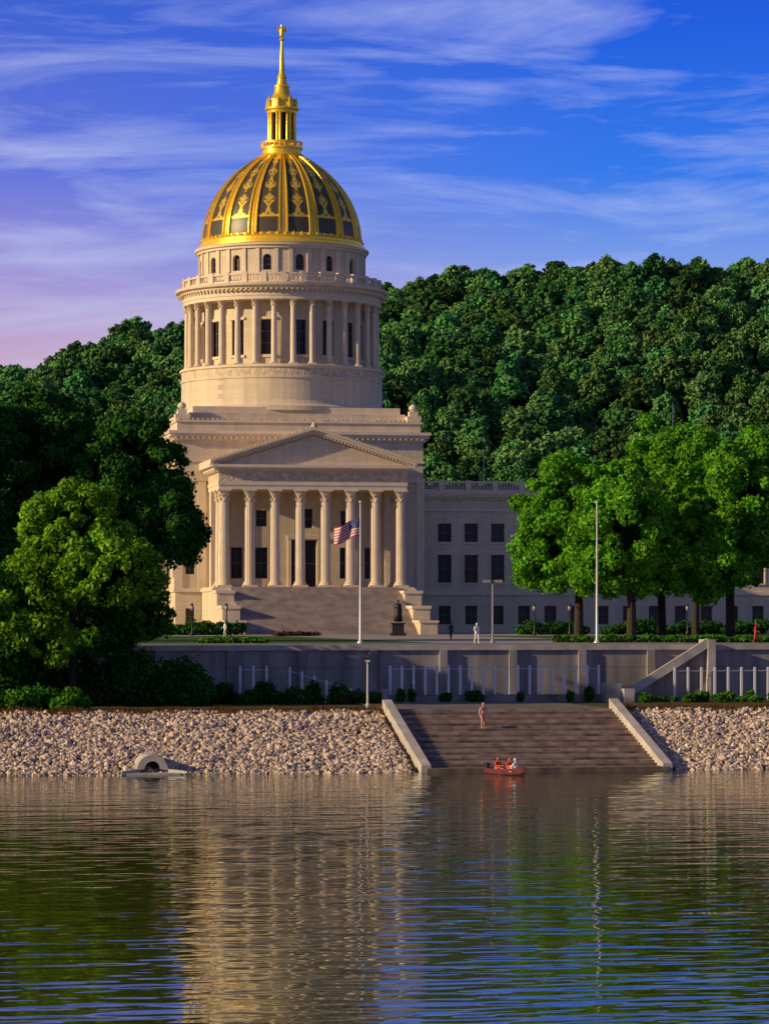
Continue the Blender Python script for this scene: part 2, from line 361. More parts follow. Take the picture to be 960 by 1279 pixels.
# drum
b=MB()
def fc(R): return lambda s,z,d:((R-d)*math.sin(s),-(R-d)*math.cos(s),z)
b.lathe([(14.9,30.5),(14.9,31.1),(14.45,31.3),(14.3,31.5),(14.15,31.9),(14.15,34.9),(14.3,35.0),(14.3,35.25)],96,m=0)
b.lathe([(14.15,35.25),(14.15,36.4)],96,m=4,cap=False)
b.lathe([(14.15,36.4),(14.4,36.5),(14.4,36.8),(14.0,36.9),(11,36.9)],96,m=3,cap=False)
nW=16; ops=[]; w=.085
off=math.radians(4)
for i in range(nW):
    a=off+2*math.pi*i/nW; ops+=[(a-w,a+w,38.4,43.2)]
ex_=[off-w*2+2*math.pi*i/64 for i in range(65)]
wall(b,fc(11.3),off-w*2,off-w*2+2*math.pi,36.9,45.9,ops,depth=.35,extra=ex_,sscale=11.3,mull=1,trans=2)
for i in range(nW):
    a=off+2*math.pi*i/nW; R=11.34
    for (da,zz0,zz1,dd) in ((.105,43.25,43.6,.2),(.105,38.0,38.38,.2)):
        p=[fc(R+dd)(a-da,zz0,0),fc(R+dd)(a+da,zz0,0),fc(R-.05)(a+da,zz0,0),fc(R-.05)(a-da,zz0,0)]
        q=[(x,y,zz1) for x,y,z in p]
        for f in ([p[0],p[1],q[1],q[0]],q,p,[p[1],p[2],q[2],q[1]],[p[3],p[0],q[0],q[3]]): b.face(f,3)
for i in range(32):
    a=off+math.pi/32+2*math.pi*i/32
    column(b,13.35*math.sin(a),-13.35*math.cos(a),36.9,8.9,.42,flute=False,n=16,m=3,mc=4)
b.lathe([(12.6,45.8),(13.9,45.8),(13.9,46.25),(14.0,46.3),(14.0,46.6),(13.85,46.65),(13.85,47.2),(14.3,47.3),(14.35,47.5),(14.9,47.65),(15.0,48.0),(12,48.0)],96,m=3,cap=False)
b.lathe([(11,45.81),(13,45.81)],64,m=3,cap=False)
for i in range(128):
    a=2*math.pi*i/128; c,s_=math.cos(a),math.sin(a)
    t=Vector((c,s_,0)); r=Vector((s_,-c,0)); o=r*14.2-t*.13+Vector((0,0,47.0))
    b.obox(o,t*.26,r*.45,(0,0,.28),3)
b.lathe([(13.7,48.0),(14.0,48.0),(14.0,48.35),(13.6,48.35)],96,m=3,cap=False)
b.lathe([(13.6,49.15),(14.05,49.15),(14.05,49.4),(13.6,49.4),(13.6,49.15)],96,m=3,cap=False)
for i in range(176):
    a=2*math.pi*i/176; b.lathe([(.07,48.3),(.14,48.5),(.07,48.9),(.1,49.16)],6,13.8*math.sin(a),-13.8*math.cos(a),3,cap=False)
for i in range(32):
    a=off+2*math.pi*i/32; c,s_=math.cos(a),math.sin(a); t=Vector((c,s_,0)); r=Vector((s_,-c,0))
    b.obox(r*13.5-t*.4+Vector((0,0,48.0)),t*.8,r*.62,(0,0,1.55),3)
ops=[]
w=.052
for i in range(nW):
    a=off+2*math.pi*i/nW; ops.append((a-w,a+w,50.0,52.2,True))
wall(b,fc(11.6),off-.1,off-.1+2*math.pi,48.0,53.2,ops,depth=.5,extra=[off-.1+2*math.pi*i/96 for i in range(97)],sscale=11.6,mull=1,trans=1)
b.lathe([(11.6,48.0),(11.95,48.0),(11.95,49.2),(11.6,49.35)],96,m=3,cap=False)
for i in range(nW):
    a=off+2*math.pi*(i+.5)/nW
    for da in (-.085,.085):
        aa=a+da; c,s_=math.cos(aa),math.sin(aa); t=Vector((c,s_,0)); r=Vector((s_,-c,0))
        b.obox(r*11.5-t*.28+Vector((0,0,49.3)),t*.56,r*.3,(0,0,3.7),3)
b.lathe([(11.6,53.0),(11.95,53.05),(11.95,53.3),(12.25,53.45),(12.3,53.75),(11.6,53.85)],96,m=3,cap=False)
b.obj('drum',CM,cap)
# gold dome
prof=[(11.05,55.0),(10.98,56.2),(10.75,57.6),(10.35,59.0),(9.8,60.3),(9.05,61.7),(8.1,63.0),(7.0,64.2),(5.75,65.3),(4.3,66.3),(2.9,67.1)]
def interp(t):
    x=t*(len(prof)-1); i=min(int(x),len(prof)-2); f=x-i
    p0=prof[max(i-1,0)];p1=prof[i];p2=prof[i+1];p3=prof[min(i+2,len(prof)-1)]
    return tuple(.5*((2*p1[k])+(-p0[k]+p2[k])*f+(2*p0[k]-5*p1[k]+4*p2[k]-p3[k])*f*f+(-p0[k]+3*p1[k]-3*p2[k]+p3[k])*f**3) for k in (0,1))
rings=[interp(t/24) for t in range(25)]
n=128; V=[];Fc=[]
for r,z in rings:
    for k in range(n+1):
        a=off+2*math.pi*(k/n-.5/16); V.append((r*math.sin(a),-r*math.cos(a),z))
for j in range(24):
    for k in range(n):
        Fc.append((j*(n+1)+k,j*(n+1)+k+1,(j+1)*(n+1)+k+1,(j+1)*(n+1)+k))
me=bpy.data.meshes.new('dome_shell'); me.from_pydata(V,[],Fc); me.materials.append(M['dome'])
uvl=me.uv_layers.new(name='UVMap')
for p in me.polygons:
    for li,vi in zip(p.loop_indices,p.vertices):
        j,k=divmod(vi,n+1); uvl.data[li].uv=(k/8.0,j/24)
me.polygons.foreach_set('use_smooth',[True]*len(Fc)); me.update()
o=bpy.data.objects.new('dome_shell',me); sc.collection.objects.link(o); o.parent=cap
b=MB()
b.lathe([(11.5,53.85),(11.75,53.9),(11.75,54.25),(11.45,54.4),(11.45,54.75),(11.6,54.85),(11.2,55.05),(10.9,55.1)],96,m=0,cap=False)
for i in range(16):
    for da,wd,pr in ((-.05,.13,.26),(.05,.13,.26),(0,.07,.10)):
        a=off+2*math.pi*(i+.5)/16
        for j in range(24):
            (r0,z0),(r1,z1)=rings[j],rings[j+1]
            s0=min(1,r0/11+.12); s1=min(1,r1/11+.12)
            qs=[]
            for r_,z_,s_ in ((r0,z0,s0),(r1,z1,s1)):
                aa=a+da; t=Vector((math.cos(aa),math.sin(aa),0)); rr=Vector((math.sin(aa),-math.cos(aa),0))
                base=rr*(r_-.02)+Vector((0,0,z_)); up=(rr*.8+Vector((0,0,.6*(1-r_/11)+.05))).normalized()*pr
                qs.append([base-t*wd*s_,base-t*wd*s_*.7+up,base+t*wd*s_*.7+up,base+t*wd*s_])
            A,B=qs
            for k in range(3): b.face([A[k],A[k+1],B[k+1],B[k]],0)
for i in range(64):
    a=2*math.pi*i/64; b.lathe([(.16,54.8),(.2,55.1),(.02,55.45)],6,11.3*math.sin(a),-11.3*math.cos(a),0)
b.obj('dome_ribs',[M['gold']],cap)
b=MB()
b.lathe([(3.2,66.9),(3.3,67.2),(3.0,67.4),(2.7,67.5),(2.7,68.1),(2.95,68.2),(2.95,68.4),(1.7,68.5)],48,cap=False)
for i in range(24):
    a=2*math.pi*i/24; b.lathe([(.08,68.4),(.13,68.6),(.07,69.0)],6,2.8*math.sin(a),-2.8*math.cos(a))
b.lathe([(2.7,69.0),(2.95,69.0),(2.95,69.2),(2.7,69.2),(2.7,69.0)],32,cap=False)
b.lathe([(1.75,68.4),(1.75,69.4),(1.35,69.5),(1.35,73.6)],24,m=1,cap=False)
for i in range(8):
    a=2*math.pi*(i+.5)/8
    for da in (-.12,.12):
        b.lathe([(.26,69.2),(.2,69.4),(.18,72.9),(.28,73.3)],10,1.85*math.sin(a+da),-1.85*math.cos(a+da))
b.lathe([(1.75,68.4),(2.15,68.45),(2.2,69.3),(2.05,69.35),(1.5,69.4)],32,cap=False)
b.lathe([(1.4,73.2),(2.1,73.25),(2.15,73.6),(2.4,73.8),(2.4,74.0),(1.9,74.15),(1.85,74.9),(2.05,75.0),(2.0,75.2),(1.5,75.5),(1.15,76.1),(1.0,76.9),(1.1,77.0),(1.1,77.2),(.75,77.4),(.6,78.2),(.7,78.3),(.65,78.5),(.42,78.9),(.34,80.5),(.24,82.4),(.18,83.5),(.32,83.65),(.34,83.85),(.15,84.0)],32)
for i in range(8):
    a=2*math.pi*(i+.5)/8; b.lathe([(.2,74.0),(.24,74.5),(.05,75.6)],8,2.1*math.sin(a),-2.1*math.cos(a))
b.obj('lantern_and_spire',[M['gold'],M['dark']],cap,auto=40)
b=MB()
b.lathe([(.12,84.0),(.3,84.3),(.36,84.8),(.28,85.2),(.14,85.4),(.2,85.6),(.17,85.8),(.03,85.9)],12)
b.face([(.05,0,84.6),(.75,0,84.9),(.62,0,85.75),(.2,0,85.3)]); b.face([(-.05,0,84.6),(-.75,0,84.9),(-.62,0,85.75),(-.2,0,85.3)])
b.tube((0,-.1,85.65),(0,-.4,85.55),.08,.02,6)
b.obj('eagle_finial',[M['gold']],cap)
b=MB(); b.lathe([(.07,19.7),(.05,25.5)],8,29.5,2); b.lathe([(.12,25.5),(.02,25.7)],8,29.5,2)
b.lathe([(.09,19.7),(.07,33.0)],8,57.5,2); b.lathe([(.14,33.0),(.02,33.25)],8,57.5,2)
b.obj('roof_flagpole',[M['pole']],cap)
# ------------------------------------------------------------------ ground, banks, water
b=MB(); b.face([(-1500,35.4,GZ),(1500,35.4,GZ),(1500,4000,GZ),(-1500,4000,GZ)]); b.obj('ground',[M['grass']],**SITE)
b=MB(); z=3.6
b.face([(-300,13.0,z),(300,13.0,z),(300,35.2,z),(-300,35.2,z)]); b.obj('terrace_grass',[M['bankgrass']],**SITE)
b=MB(); z=GZ+.004
b.face([(-300,39,z),(300,39,z),(300,51,z),(-300,51,z)]); b.obj('road',[M['asphalt']],**SITE)
b=MB()
for v in (44.9,45.2): b.box(-300,300,v,v+.12,GZ+.006,GZ+.009)
b.obj('road_marking',[simple('yellow_paint',(0.6,0.42,0.05))],**SITE)
b=MB(); b.box(-300,300,36.1,38.8,GZ-.1,GZ+.12); b.box(-300,300,51.2,54,GZ-.1,GZ+.12); b.obj('sidewalk',[M['pave']],**SITE)
b=MB(); au=28.26; z=GZ+.006
b.face([(au-11,54.02,z),(au+11,54.02,z),(au+11,165,z),(au-11,165,z)]); b.face([(au-34,165,z),(au+34,165,z),(au+34,215,z),(au-34,215,z)])
b.obj('forecourt_pavement',[M['pave']],**SITE)
U0,U1=2.3,18.9
b=MB()
for a,c in ((-300,U0+.2),(U1-.2,300)):
    b.face([(a,-3,-1.0),(c,-3,-1.0),(c,13.2,3.45),(a,13.2,3.45)])
b.obj('bank_slope',[simple('bank_soil',(0.10,0.07,0.055),0.95,var=0.3)],**SITE)
bm=bmesh.new(); bmesh.ops.create_icosphere(bm,subdivisions=1,radius=1)
bv=np.array([v.co[:] for v in bm.verts]); bf=np.array([[v.index for v in f.verts] for f in bm.faces]); bm.free()
def fastmesh(name,P,Fs,mats,mi=None,link=True):
    me=bpy.data.meshes.new(name); nv=len(P); nf,k=Fs.shape
    me.vertices.add(nv); me.vertices.foreach_set('co',P.astype(np.float32).ravel())
    me.loops.add(nf*k); me.loops.foreach_set('vertex_index',Fs.astype(np.int32).ravel())
    me.polygons.add(nf); me.polygons.foreach_set('loop_start',np.arange(0,nf*k,k,dtype=np.int32))
    me.polygons.foreach_set('loop_total',np.full(nf,k,dtype=np.int32))
    for m in (mats if isinstance(mats,list) else [mats]): me.materials.append(m)
    if mi is not None: me.polygons.foreach_set('material_index',mi.astype(np.int32))
    me.polygons.foreach_set('use_smooth',np.zeros(nf,dtype=bool))
    me.update(calc_edges=True); me.validate()
    o=bpy.data.objects.new(name,me)
    if link: sc.collection.objects.link(o)
    return o
def rocks(spots,sizes,name,mat_):
    n=len(spots); nv=len(bv)
    P=bv[None]*(1+rng.uniform(-.3,.3,(n,nv,1)))*sizes[:,None,None]*rng.uniform(.6,1.3,(n,1,3))
    ang=rng.uniform(0,6.28,(n,)); c,s=np.cos(ang),np.sin(ang)
    x=P[:,:,0]*c[:,None]-P[:,:,1]*s[:,None]; y=P[:,:,0]*s[:,None]+P[:,:,1]*c[:,None]
    P=np.stack([x,y,P[:,:,2]],-1)+spots[:,None,:]
    Fs=(bf[None]+(np.arange(n)*nv)[:,None,None]).reshape(-1,3)
    return fastmesh(name,P.reshape(-1,3),Fs,mat_)
nr=52000
uu=rng.uniform(-48,62,nr); vv=rng.uniform(-1.2,12.9,nr)
k=(uu<U0-.35)|(uu>U1+.35); uu=uu[k];vv=vv[k]
zz=vv*3.5/13.0+.0+rng.uniform(-.04,.08,len(vv))+.09*np.sin(uu*1.1+np.sin(vv*.9)*2)*np.sin(vv*.8)
o=rocks(np.stack([uu,vv,zz],-1),rng.uniform(.07,.20,len(uu))*np.where(rng.uniform(size=len(uu))>.96,1.5,1),'riprap_stones',M['rock'])
o.location=(0,200,0); o.rotation_euler=(0,0,TH)
# landing
b=MB(); nst=20
for i in range(nst):
    v0=.9+i*.62; z1=.25+(i+1)*.168
    b.box(U0+.65,U1-.65,v0,v0+.6195 if i<nst-1 else 13.5,-.5,z1,i%2)
b.box(U0+.3,U1-.3,-.9,.88,-.5,.25,0)
b.obj('landing_steps',[simple('landing_tone',(0.17,0.12,0.10),0.8,var=0.6,scale=.9),simple('landing_tone2',(0.28,0.20,0.17),0.8,var=0.5,scale=1.2)],**SITE)  # steps alternate between a darker and a lighter brown
b=MB()
for a in (U0,U1-.62): b.obox((a,-.6,-.6),(.62,0,0),(0,14.2,3.85),(0,0,1.05))
b.obj('landing_cheek_wall',[M['concl']],**SITE)
b=MB(); b.box(U0+.65,U1-.65,13.5,34.5,3.3,3.64); b.obj('landing_walkway',[simple('walkway_mat',(0.16,0.13,0.11),0.85,scale=.6)],**SITE)
# retaining wall
b=MB()
b.box(-300,300,35.0,35.9,2.5,GZ-.25,0); b.box(-300,300,34.8,36.0,GZ-.25,GZ+.14,1)
for i in range(-20,24):
    u=i*5.4; b.box(u-.3,u+.3,34.72,35.0,2.5,GZ-.25,0)
b.obj('retaining_wall',[M['conc'],M['concl']],**SITE)
uA,uB=U(485,31),U(752,31)
b=MB(); b.box(uA,uB,31.2,31.6,3.3,4.15,0); b.box(uB,uB+1.1,29.6,31.7,3.3,5.0,1); b.box(uA-.5,uA,31.0,31.8,3.3,4.6,1)
b.box(uB+1.1,uB+1.9,28.8,30.2,3.3,4.6,1)
b.obj('planter_wall',[M['conc'],M['concl']],**SITE)
def fence(name,ua,ub,v,za,zb,ha,hb,sp):
    b=MB(); n=max(1,round((ub-ua)/sp))
    for i in range(n+1):
        t=i/n; u=ua+(ub-ua)*t; z0=za+(zb-za)*t; h=ha+(hb-ha)*t
        b.box(u-.085,u+.085,v-.05,v+.05,z0,z0+h,0); b.box(u-.06,u+.06,v-.035,v+.035,z0+h,z0+h+.06,0)
    p0=(ua,v-.02,za+ha*.9); b.obox(p0,(ub-ua,0,(zb+hb*.9)-(za+ha*.9)),(0,.04,0),(0,0,.035),0)
    return b.obj(name,[M['white']],**SITE)
fence('railing',uA+.2,uB-.2,31.4,4.15,4.15,2.15,2.15,.88)
fence('railing',U(300,32),U(333,32),32,3.6,3.6,2.7,2.7,.95)
fence('railing',U(362,32),U(438,32),32,3.6,3.6,2.6,1.0,.95)
fence('railing',U(842,32),U(975,32),32,3.6,3.6,2.5,2.5,1.05)
b=MB()
ua,ub=U(784,33),U(880,33); ns=20
for i in range(ns):
    u0=ua+(ub-ua)*i/ns; b.box(u0,u0+(ub-ua)/ns-.001,32.8,34.7,3.4,3.7+(i+1)*(GZ-3.7)/ns,0)
b.obox((ua,32.3,3.9),(ub-ua,0,GZ-3.9-.1),(0,.35,0),(0,0,.75),1)
b.box(ub,ub+.6,32.2,34.75,3.4,GZ+.55,1)
b.obj('stone_stair',[M['conc'],M['concl']],**SITE)
# storm drain outfall
b=MB(); uc=U(188,1); K=12
def arcpts(R,v,zc): return [(uc-R*math.cos(math.pi*i/K),v,zc+R*math.sin(math.pi*i/K)) for i in range(K+1)]
A=arcpts(1.0,-.3,.25);B=arcpts(.5,-.3,.35);A2=arcpts(1.0,2.6,.25);B2=arcpts(.5,2.6,.35)
for i in range(K):
    b.face([A[i],A[i+1],B[i+1],B[i]],0); b.face([A[i],A[i+1],A2[i+1],A2[i]],0); b.face([B[i],B[i+1],B2[i+1],B2[i]],0)
    b.face([B2[i],B2[i+1],(uc,2.6,.35)],1)
for sg in (-1,1): b.obox((uc+sg*1.0,-.35,-.4),(sg*1.0,-.6,-.1),(0,.35,0),(0,0,.75),0)
b.box(uc-1.7,uc+1.7,-1.0,-.32,-.4,.12,0)
b.obj('storm_drain_outfall',[M['concl'],M['black']],**SITE)
# water
m,nt,out=newmat('river_water'); p=N(nt,'ShaderNodeBsdfPrincipled')
p.inputs['Base Color'].default_value=(0.055,0.065,0.008,1); p.inputs['Roughness'].default_value=0.03; p.inputs['IOR'].default_value=1.33; p.inputs['Specular IOR Level'].default_value=0.33
p.inputs['Specular Tint'].default_value=(1,.9,.5,1)
tc=N(nt,'ShaderNodeTexCoord')
def wn(scale,sx,sy,det=2,rot=.15):
    mp=N(nt,'ShaderNodeMapping'); mp.inputs['Scale'].default_value=(sx,sy,1); mp.inputs['Rotation'].default_value=(0,0,rot); L(nt,tc.outputs['Object'],mp.inputs[0])
    a=N(nt,'ShaderNodeTexNoise'); a.inputs['Scale'].default_value=scale; a.inputs['Detail'].default_value=det; L(nt,mp.outputs[0],a.inputs['Vector']); return a.outputs['Fac']
b1=N(nt,'ShaderNodeBump'); b1.inputs['Distance'].default_value=0.045; L(nt,wn(.22,.4,1.7,1,-.25),b1.inputs['Height'])
b2=N(nt,'ShaderNodeBump'); b2.inputs['Distance'].default_value=0.036; L(nt,wn(.85,.5,1.3,1,-.2),b2.inputs['Height']); L(nt,b1.outputs[0],b2.inputs['Normal'])
L(nt,b2.outputs[0],p.inputs['Normal']); L(nt,p.outputs[0],out.inputs[0])
b=MB(); b.face([(-1500,-400,0),(1500,-400,0),(1500,2,0),(-1500,2,0)]); b.obj('river_water',[m],**SITE)
# ------------------------------------------------------------------ foliage
def leafcloud(blobs,per_area,size,upbias=.25):
    P=[]
    for (c,r) in blobs:
        r=np.array(r); n=int(per_area*r.mean()**2)
        d=rng.normal(size=(n,3)); d[:,2]+=upbias; d/=np.linalg.norm(d,axis=1)[:,None]
        rad=.92+rng.normal(size=(n,1))*.17
        pos=np.array(c)+d*r*rad
        nrm=d+rng.normal(size=(n,3))*.6; nrm/=np.linalg.norm(nrm,axis=1)[:,None]
        t=np.cross(nrm,rng.normal(size=(n,3))); t/=np.linalg.norm(t,axis=1)[:,None]; bt=np.cross(nrm,t)
        s=rng.uniform(.5,1.4,(n,1))*size
        P.append(np.stack([pos-t*s,pos-bt*s*.6,pos+t*s,pos+bt*s*.6],1))
    return np.concatenate(P).reshape(-1,3)
def core(blobs,f=.72):
    Ps=[];Fs=[]
    for i,(c,r) in enumerate(blobs):
        Ps.append(np.array(c)+bv*np.array(r)*f*(1+rng.uniform(-.15,.15,(len(bv),1)))); Fs.append(bf+i*len(bv))
    return np.concatenate(Ps),np.concatenate(Fs)
def crown_blobs(c,R,nb,br,lower=-.6):
    out=[]; ga=2.399963
    for k in range(nb):
        z=1-(1-lower)*(k+.5)/nb; rr=math.sqrt(max(0,1-z*z)); a=ga*k+rng.uniform(-.4,.4)
        f=rng.uniform(.66,1.06); s=br*rng.uniform(.5,1.4)*(1.2-.35*(f-.66)/.4)
        out.append(((c[0]+R[0]*rr*math.cos(a)*f,c[1]+R[1]*rr*math.sin(a)*f,c[2]+R[2]*z*f),(s,s,s*.8)))
    return out
fol={}
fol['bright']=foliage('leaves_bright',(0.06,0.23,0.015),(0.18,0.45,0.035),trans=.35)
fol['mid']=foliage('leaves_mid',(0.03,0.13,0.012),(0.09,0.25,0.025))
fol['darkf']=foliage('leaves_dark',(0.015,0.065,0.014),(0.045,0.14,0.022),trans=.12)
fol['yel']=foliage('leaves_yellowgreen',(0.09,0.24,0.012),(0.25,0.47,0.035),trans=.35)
fol['hill']=foliage('leaves_hill_haze_tint',(0.03,0.13,0.042),(0.10,0.27,0.075),True,0)  # bluish tint in the leaf colour stands in for distance haze
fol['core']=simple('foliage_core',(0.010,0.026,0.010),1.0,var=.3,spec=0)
def tree(name,loc,h,crowns,mat_,leaf=.22,per=420,br=1.5,trunk_r=.4,trunk_top=None,dens=1.0,lower=-.8):
    e=empty(name,loc); blobs=[]
    for c,R in crowns:
        vol=(R[0]*R[1]+R[0]*R[2])/2
        blobs+=crown_blobs(c,R,int(2.1*vol/(br*br)*dens)+12,br,lower)
    P=leafcloud(blobs,per,leaf); n=len(P)//4
    o=fastmesh('leaves',P,np.arange(n*4).reshape(-1,4),mat_); o.parent=e
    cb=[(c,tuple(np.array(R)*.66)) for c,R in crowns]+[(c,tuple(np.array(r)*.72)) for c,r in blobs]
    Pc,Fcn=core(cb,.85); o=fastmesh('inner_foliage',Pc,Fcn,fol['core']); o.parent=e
    b=MB(); tt=trunk_top or crowns[0][0][2]
    pts=[Vector((0,0,-.3)),Vector((rng.uniform(-.2,.2),0,tt*.35)),Vector((rng.uniform(-.4,.4),rng.uniform(-.3,.3),tt*.7)),Vector((crowns[0][0][0]*.7,crowns[0][0][1]*.7,tt))]
    rs=[trunk_r*1.25,trunk_r,trunk_r*.8,trunk_r*.45]
    for i in range(3): b.tube(pts[i],pts[i+1],rs[i],rs[i+1],10)
    for j in range(0,len(blobs),max(1,len(blobs)//18)):
        c=Vector(blobs[j][0]); t=rng.uniform(.25,.8); s=pts[1].lerp(pts[2],t) if t<.6 else pts[2].lerp(pts[3],t-.5)
        mid=s.lerp(c,.5)+Vector((0,0,-.3)); b.tube(s,mid,trunk_r*.35,trunk_r*.22,6); b.tube(mid,c,trunk_r*.22,.05,6)
    b.obj('trunk_and_limbs',[M['bark']],e); return e
def ptree(name,px,v,gz,crs,mat_,**k):
    s=W(U(px,v),v).y/F; base=W(U(px,v),v,gz); cr=[]
    for (cx,cy,rx,ry,dv) in crs:
        X=(cx-px)*s; Z=10+(770-cy)*s-gz; cr.append(((X,dv,Z),(rx*s,rx*s*.9,ry*s)))
    return tree(name,base,0,cr,mat_,**k)
ptree('shade_tree',722,92,GZ,[(716,660,68,98,0),(686,695,42,60,-2)],fol['bright'],br=1.0)
ptree('shade_tree',826,112,GZ,[(828,630,78,100,0),(800,700,72,52,-3)],fol['bright'],br=1.1)
ptree('shade_tree',788,84,GZ,[(780,668,60,76,0),(815,706,46,46,1),(752,712,36,36,0)],fol['bright'],br=.95)
ptree('shade_tree',912,88,GZ,[(915,642,78,102,0),(880,700,52,58,-3)],fol['bright'],br=1.05)
ptree('shade_tree',1020,92,GZ,[(1010,640,86,108,0)],fol['bright'],br=1.4,per=250)
ptree('shade_tree',868,150,GZ,[(868,650,60,95,0)],fol['mid'],br=1.4,per=250)
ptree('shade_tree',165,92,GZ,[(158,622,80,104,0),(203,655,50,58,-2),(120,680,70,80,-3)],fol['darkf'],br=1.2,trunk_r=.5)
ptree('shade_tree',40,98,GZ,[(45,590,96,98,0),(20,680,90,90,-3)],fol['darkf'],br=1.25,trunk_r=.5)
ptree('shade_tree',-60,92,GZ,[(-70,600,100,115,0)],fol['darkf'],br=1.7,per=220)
ptree('young_tree',92,25,3.6,[(92,662,62,55,0),(135,718,68,52,-1),(50,735,56,42,-1),(40,800,54,38,-2)],fol['yel'],leaf=.17,per=480,br=.75,trunk_r=.25,lower=-.6)
ptree('young_tree',150,31,3.6,[(165,765,50,44,0),(110,785,56,40,0)],fol['mid'],leaf=.17,per=480,br=.8,trunk_r=.2)
ptree('young_tree',-20,24,3.6,[(-10,780,60,70,0)],fol['mid'],leaf=.2,per=320,br=1.0,trunk_r=.2)
def shrubs(name,items,mat_,leaf=.12,per=900):
    bl=[]
    for (u,v,z,r,h) in items:
        w=W(u,v,z); bl.append(((w.x,w.y,w.z+h*.45),(r,r,h*.6)))
        for _ in range(4): a=rng.uniform(0,6.28); bl.append(((w.x+math.cos(a)*r*.6,w.y+math.sin(a)*r*.6,w.z+h*rng.uniform(.3,.75)),(r*.5,r*.5,h*.33)))
    P=leafcloud(bl,per,leaf); n=len(P)//4; e=empty(name,(0,0,0))
    o=fastmesh('leaves',P,np.arange(n*4).reshape(-1,4),mat_); o.parent=e
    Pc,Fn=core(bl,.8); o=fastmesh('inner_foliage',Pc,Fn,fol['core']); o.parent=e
its=[(U(px,v),v,3.5,rng.uniform(1.0,1.9),rng.uniform(2.0,4.0)) for px,v in [(x,rng.uniform(24,33)) for x in range(-30,252,12)]]
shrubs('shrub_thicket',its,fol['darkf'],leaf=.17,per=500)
its=[(U(px,17),17+rng.uniform(-1,2),3.5,rng.uniform(.5,1.1),rng.uniform(.6,1.6)) for px in range(-20,120,14)]
shrubs('shrub_thicket',its,fol['mid'],leaf=.14,per=600)
its=[(U(px,29),29+rng.uniform(-1,1),3.6,rng.uniform(.3,.8),rng.uniform(.4,1.6)) for px in range(268,470,11)]
shrubs('shrub_row',its,fol['darkf'])
its=[(U(px,30.3),30.3,3.6,rng.uniform(.25,.55),rng.uniform(.5,1.2)) for px in (500,514,556,590,598,650,712,735)]
shrubs('shrub_row',its,fol['darkf'])
its=[(U(px,29),29+rng.uniform(-2,2),3.6,rng.uniform(.25,.6),rng.uniform(.25,.8)) for px in range(800,990,9)]
shrubs('shrub_row',its,fol['mid'])
its=[(U(px,186),186,GZ,1.1,rng.uniform(1.0,1.9)) for px in list(range(205,300,9))+list(range(655,735,10))+list(range(760,960,12))]
shrubs('hedge',its,fol['darkf'],leaf=.2,per=220)
its=[(U(px,165),165,GZ,.8,.5) for px in list(range(350,396,7))]
shrubs('flower_bed',its,M['red'],leaf=.14,per=260)
its=[(U(px,70),70,GZ,.7,rng.uniform(.3,.7)) for px in list(range(255,330,7))+list(range(700,960,9))]
shrubs('low_hedge',its,fol['mid'],leaf=.14,per=400)
n=9000; uu=rng.uniform(-48,62,n); k=(uu<U0-.1)|(uu>U1+.1); uu=uu[k]; n=len(uu); vv=rng.uniform(12.3,14.2,n)
hh=rng.uniform(.12,.38,n)*(.6+.5*np.sin(uu*.9)**2); z0=np.where(vv<13,3.4,3.58)
dx=rng.uniform(-.12,.12,n)
P=np.stack([np.stack([uu-.03,vv,z0],-1),np.stack([uu+.04,vv,z0],-1),np.stack([uu+dx+.03,vv+dx,z0+hh],-1),np.stack([uu+dx,vv+dx,z0+hh],-1)],1).reshape(-1,3)
o=fastmesh('dry_grass',P,np.arange(n*4).reshape(-1,4),foliage('dry_grass_blades',(.16,.06,.02),(.24,.14,.04),trans=.1)); o.location=(0,200,0); o.rotation_euler=(0,0,TH)
# ------------------------------------------------------------------ hill
HP=[(-900,700),(-300,600),(0,504),(100,462),(225,428),(350,400),(455,387),(560,377),(660,371),(810,355),(870,365),(960,361),(1300,371),(1900,440)]
def hz(px): return float(np.interp(px,[p[0] for p in HP],[p[1] for p in HP]))
DR=1150.
def hill_h(X,Y):
    px=480+X*F/DR; zr=10+(770-hz(px))*DR/F
    t=(Y-790)/(DR-790)
    if t<0: return GZ-1+t*3
    if t>1: return zr-(t-1)*60
    return GZ+(zr-GZ)*(t*.85+.15*t*t)+3*math.sin(X*.05+Y*.02)*math.sin(t*3.14)+5*math.sin(X*.022-Y*.03+1)*math.sin(t*3.14)
nx,ny=90,40; V=[];Fc=[]
for j in range(ny):
    Y=780+j*16
    for i in range(nx):
        X=-450+i*10.2; V.append((X,Y,hill_h(X,Y)))
for j in range(ny-1):
    for i in range(nx-1): Fc.append((j*nx+i,j*nx+i+1,(j+1)*nx+i+1,(j+1)*nx+i))
me=bpy.data.meshes.new('hill'); me.from_pydata(V,[],Fc); me.materials.append(M['earth']); me.update()
o=bpy.data.objects.new('hill',me); sc.collection.objects.link(o)
pc=bpy.data.collections.new('forest_tree_kinds')
for i in range(6):
    R=(rng.uniform(3.4,4.8),rng.uniform(3.4,4.8),rng.uniform(4.2,5.8))
    bl=crown_blobs((0,0,6.2),R,30,1.35,-.5)
    P=leafcloud(bl,46,.55,.4); n=len(P)//4
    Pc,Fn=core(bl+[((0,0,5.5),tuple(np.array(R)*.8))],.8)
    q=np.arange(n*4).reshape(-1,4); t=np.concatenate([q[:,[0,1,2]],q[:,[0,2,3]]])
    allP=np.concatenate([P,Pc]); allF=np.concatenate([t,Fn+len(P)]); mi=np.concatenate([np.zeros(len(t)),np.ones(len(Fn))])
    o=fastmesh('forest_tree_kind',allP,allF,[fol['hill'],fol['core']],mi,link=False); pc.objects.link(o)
pts=[];rz=[];scl=[];vi=[]
Y=800.
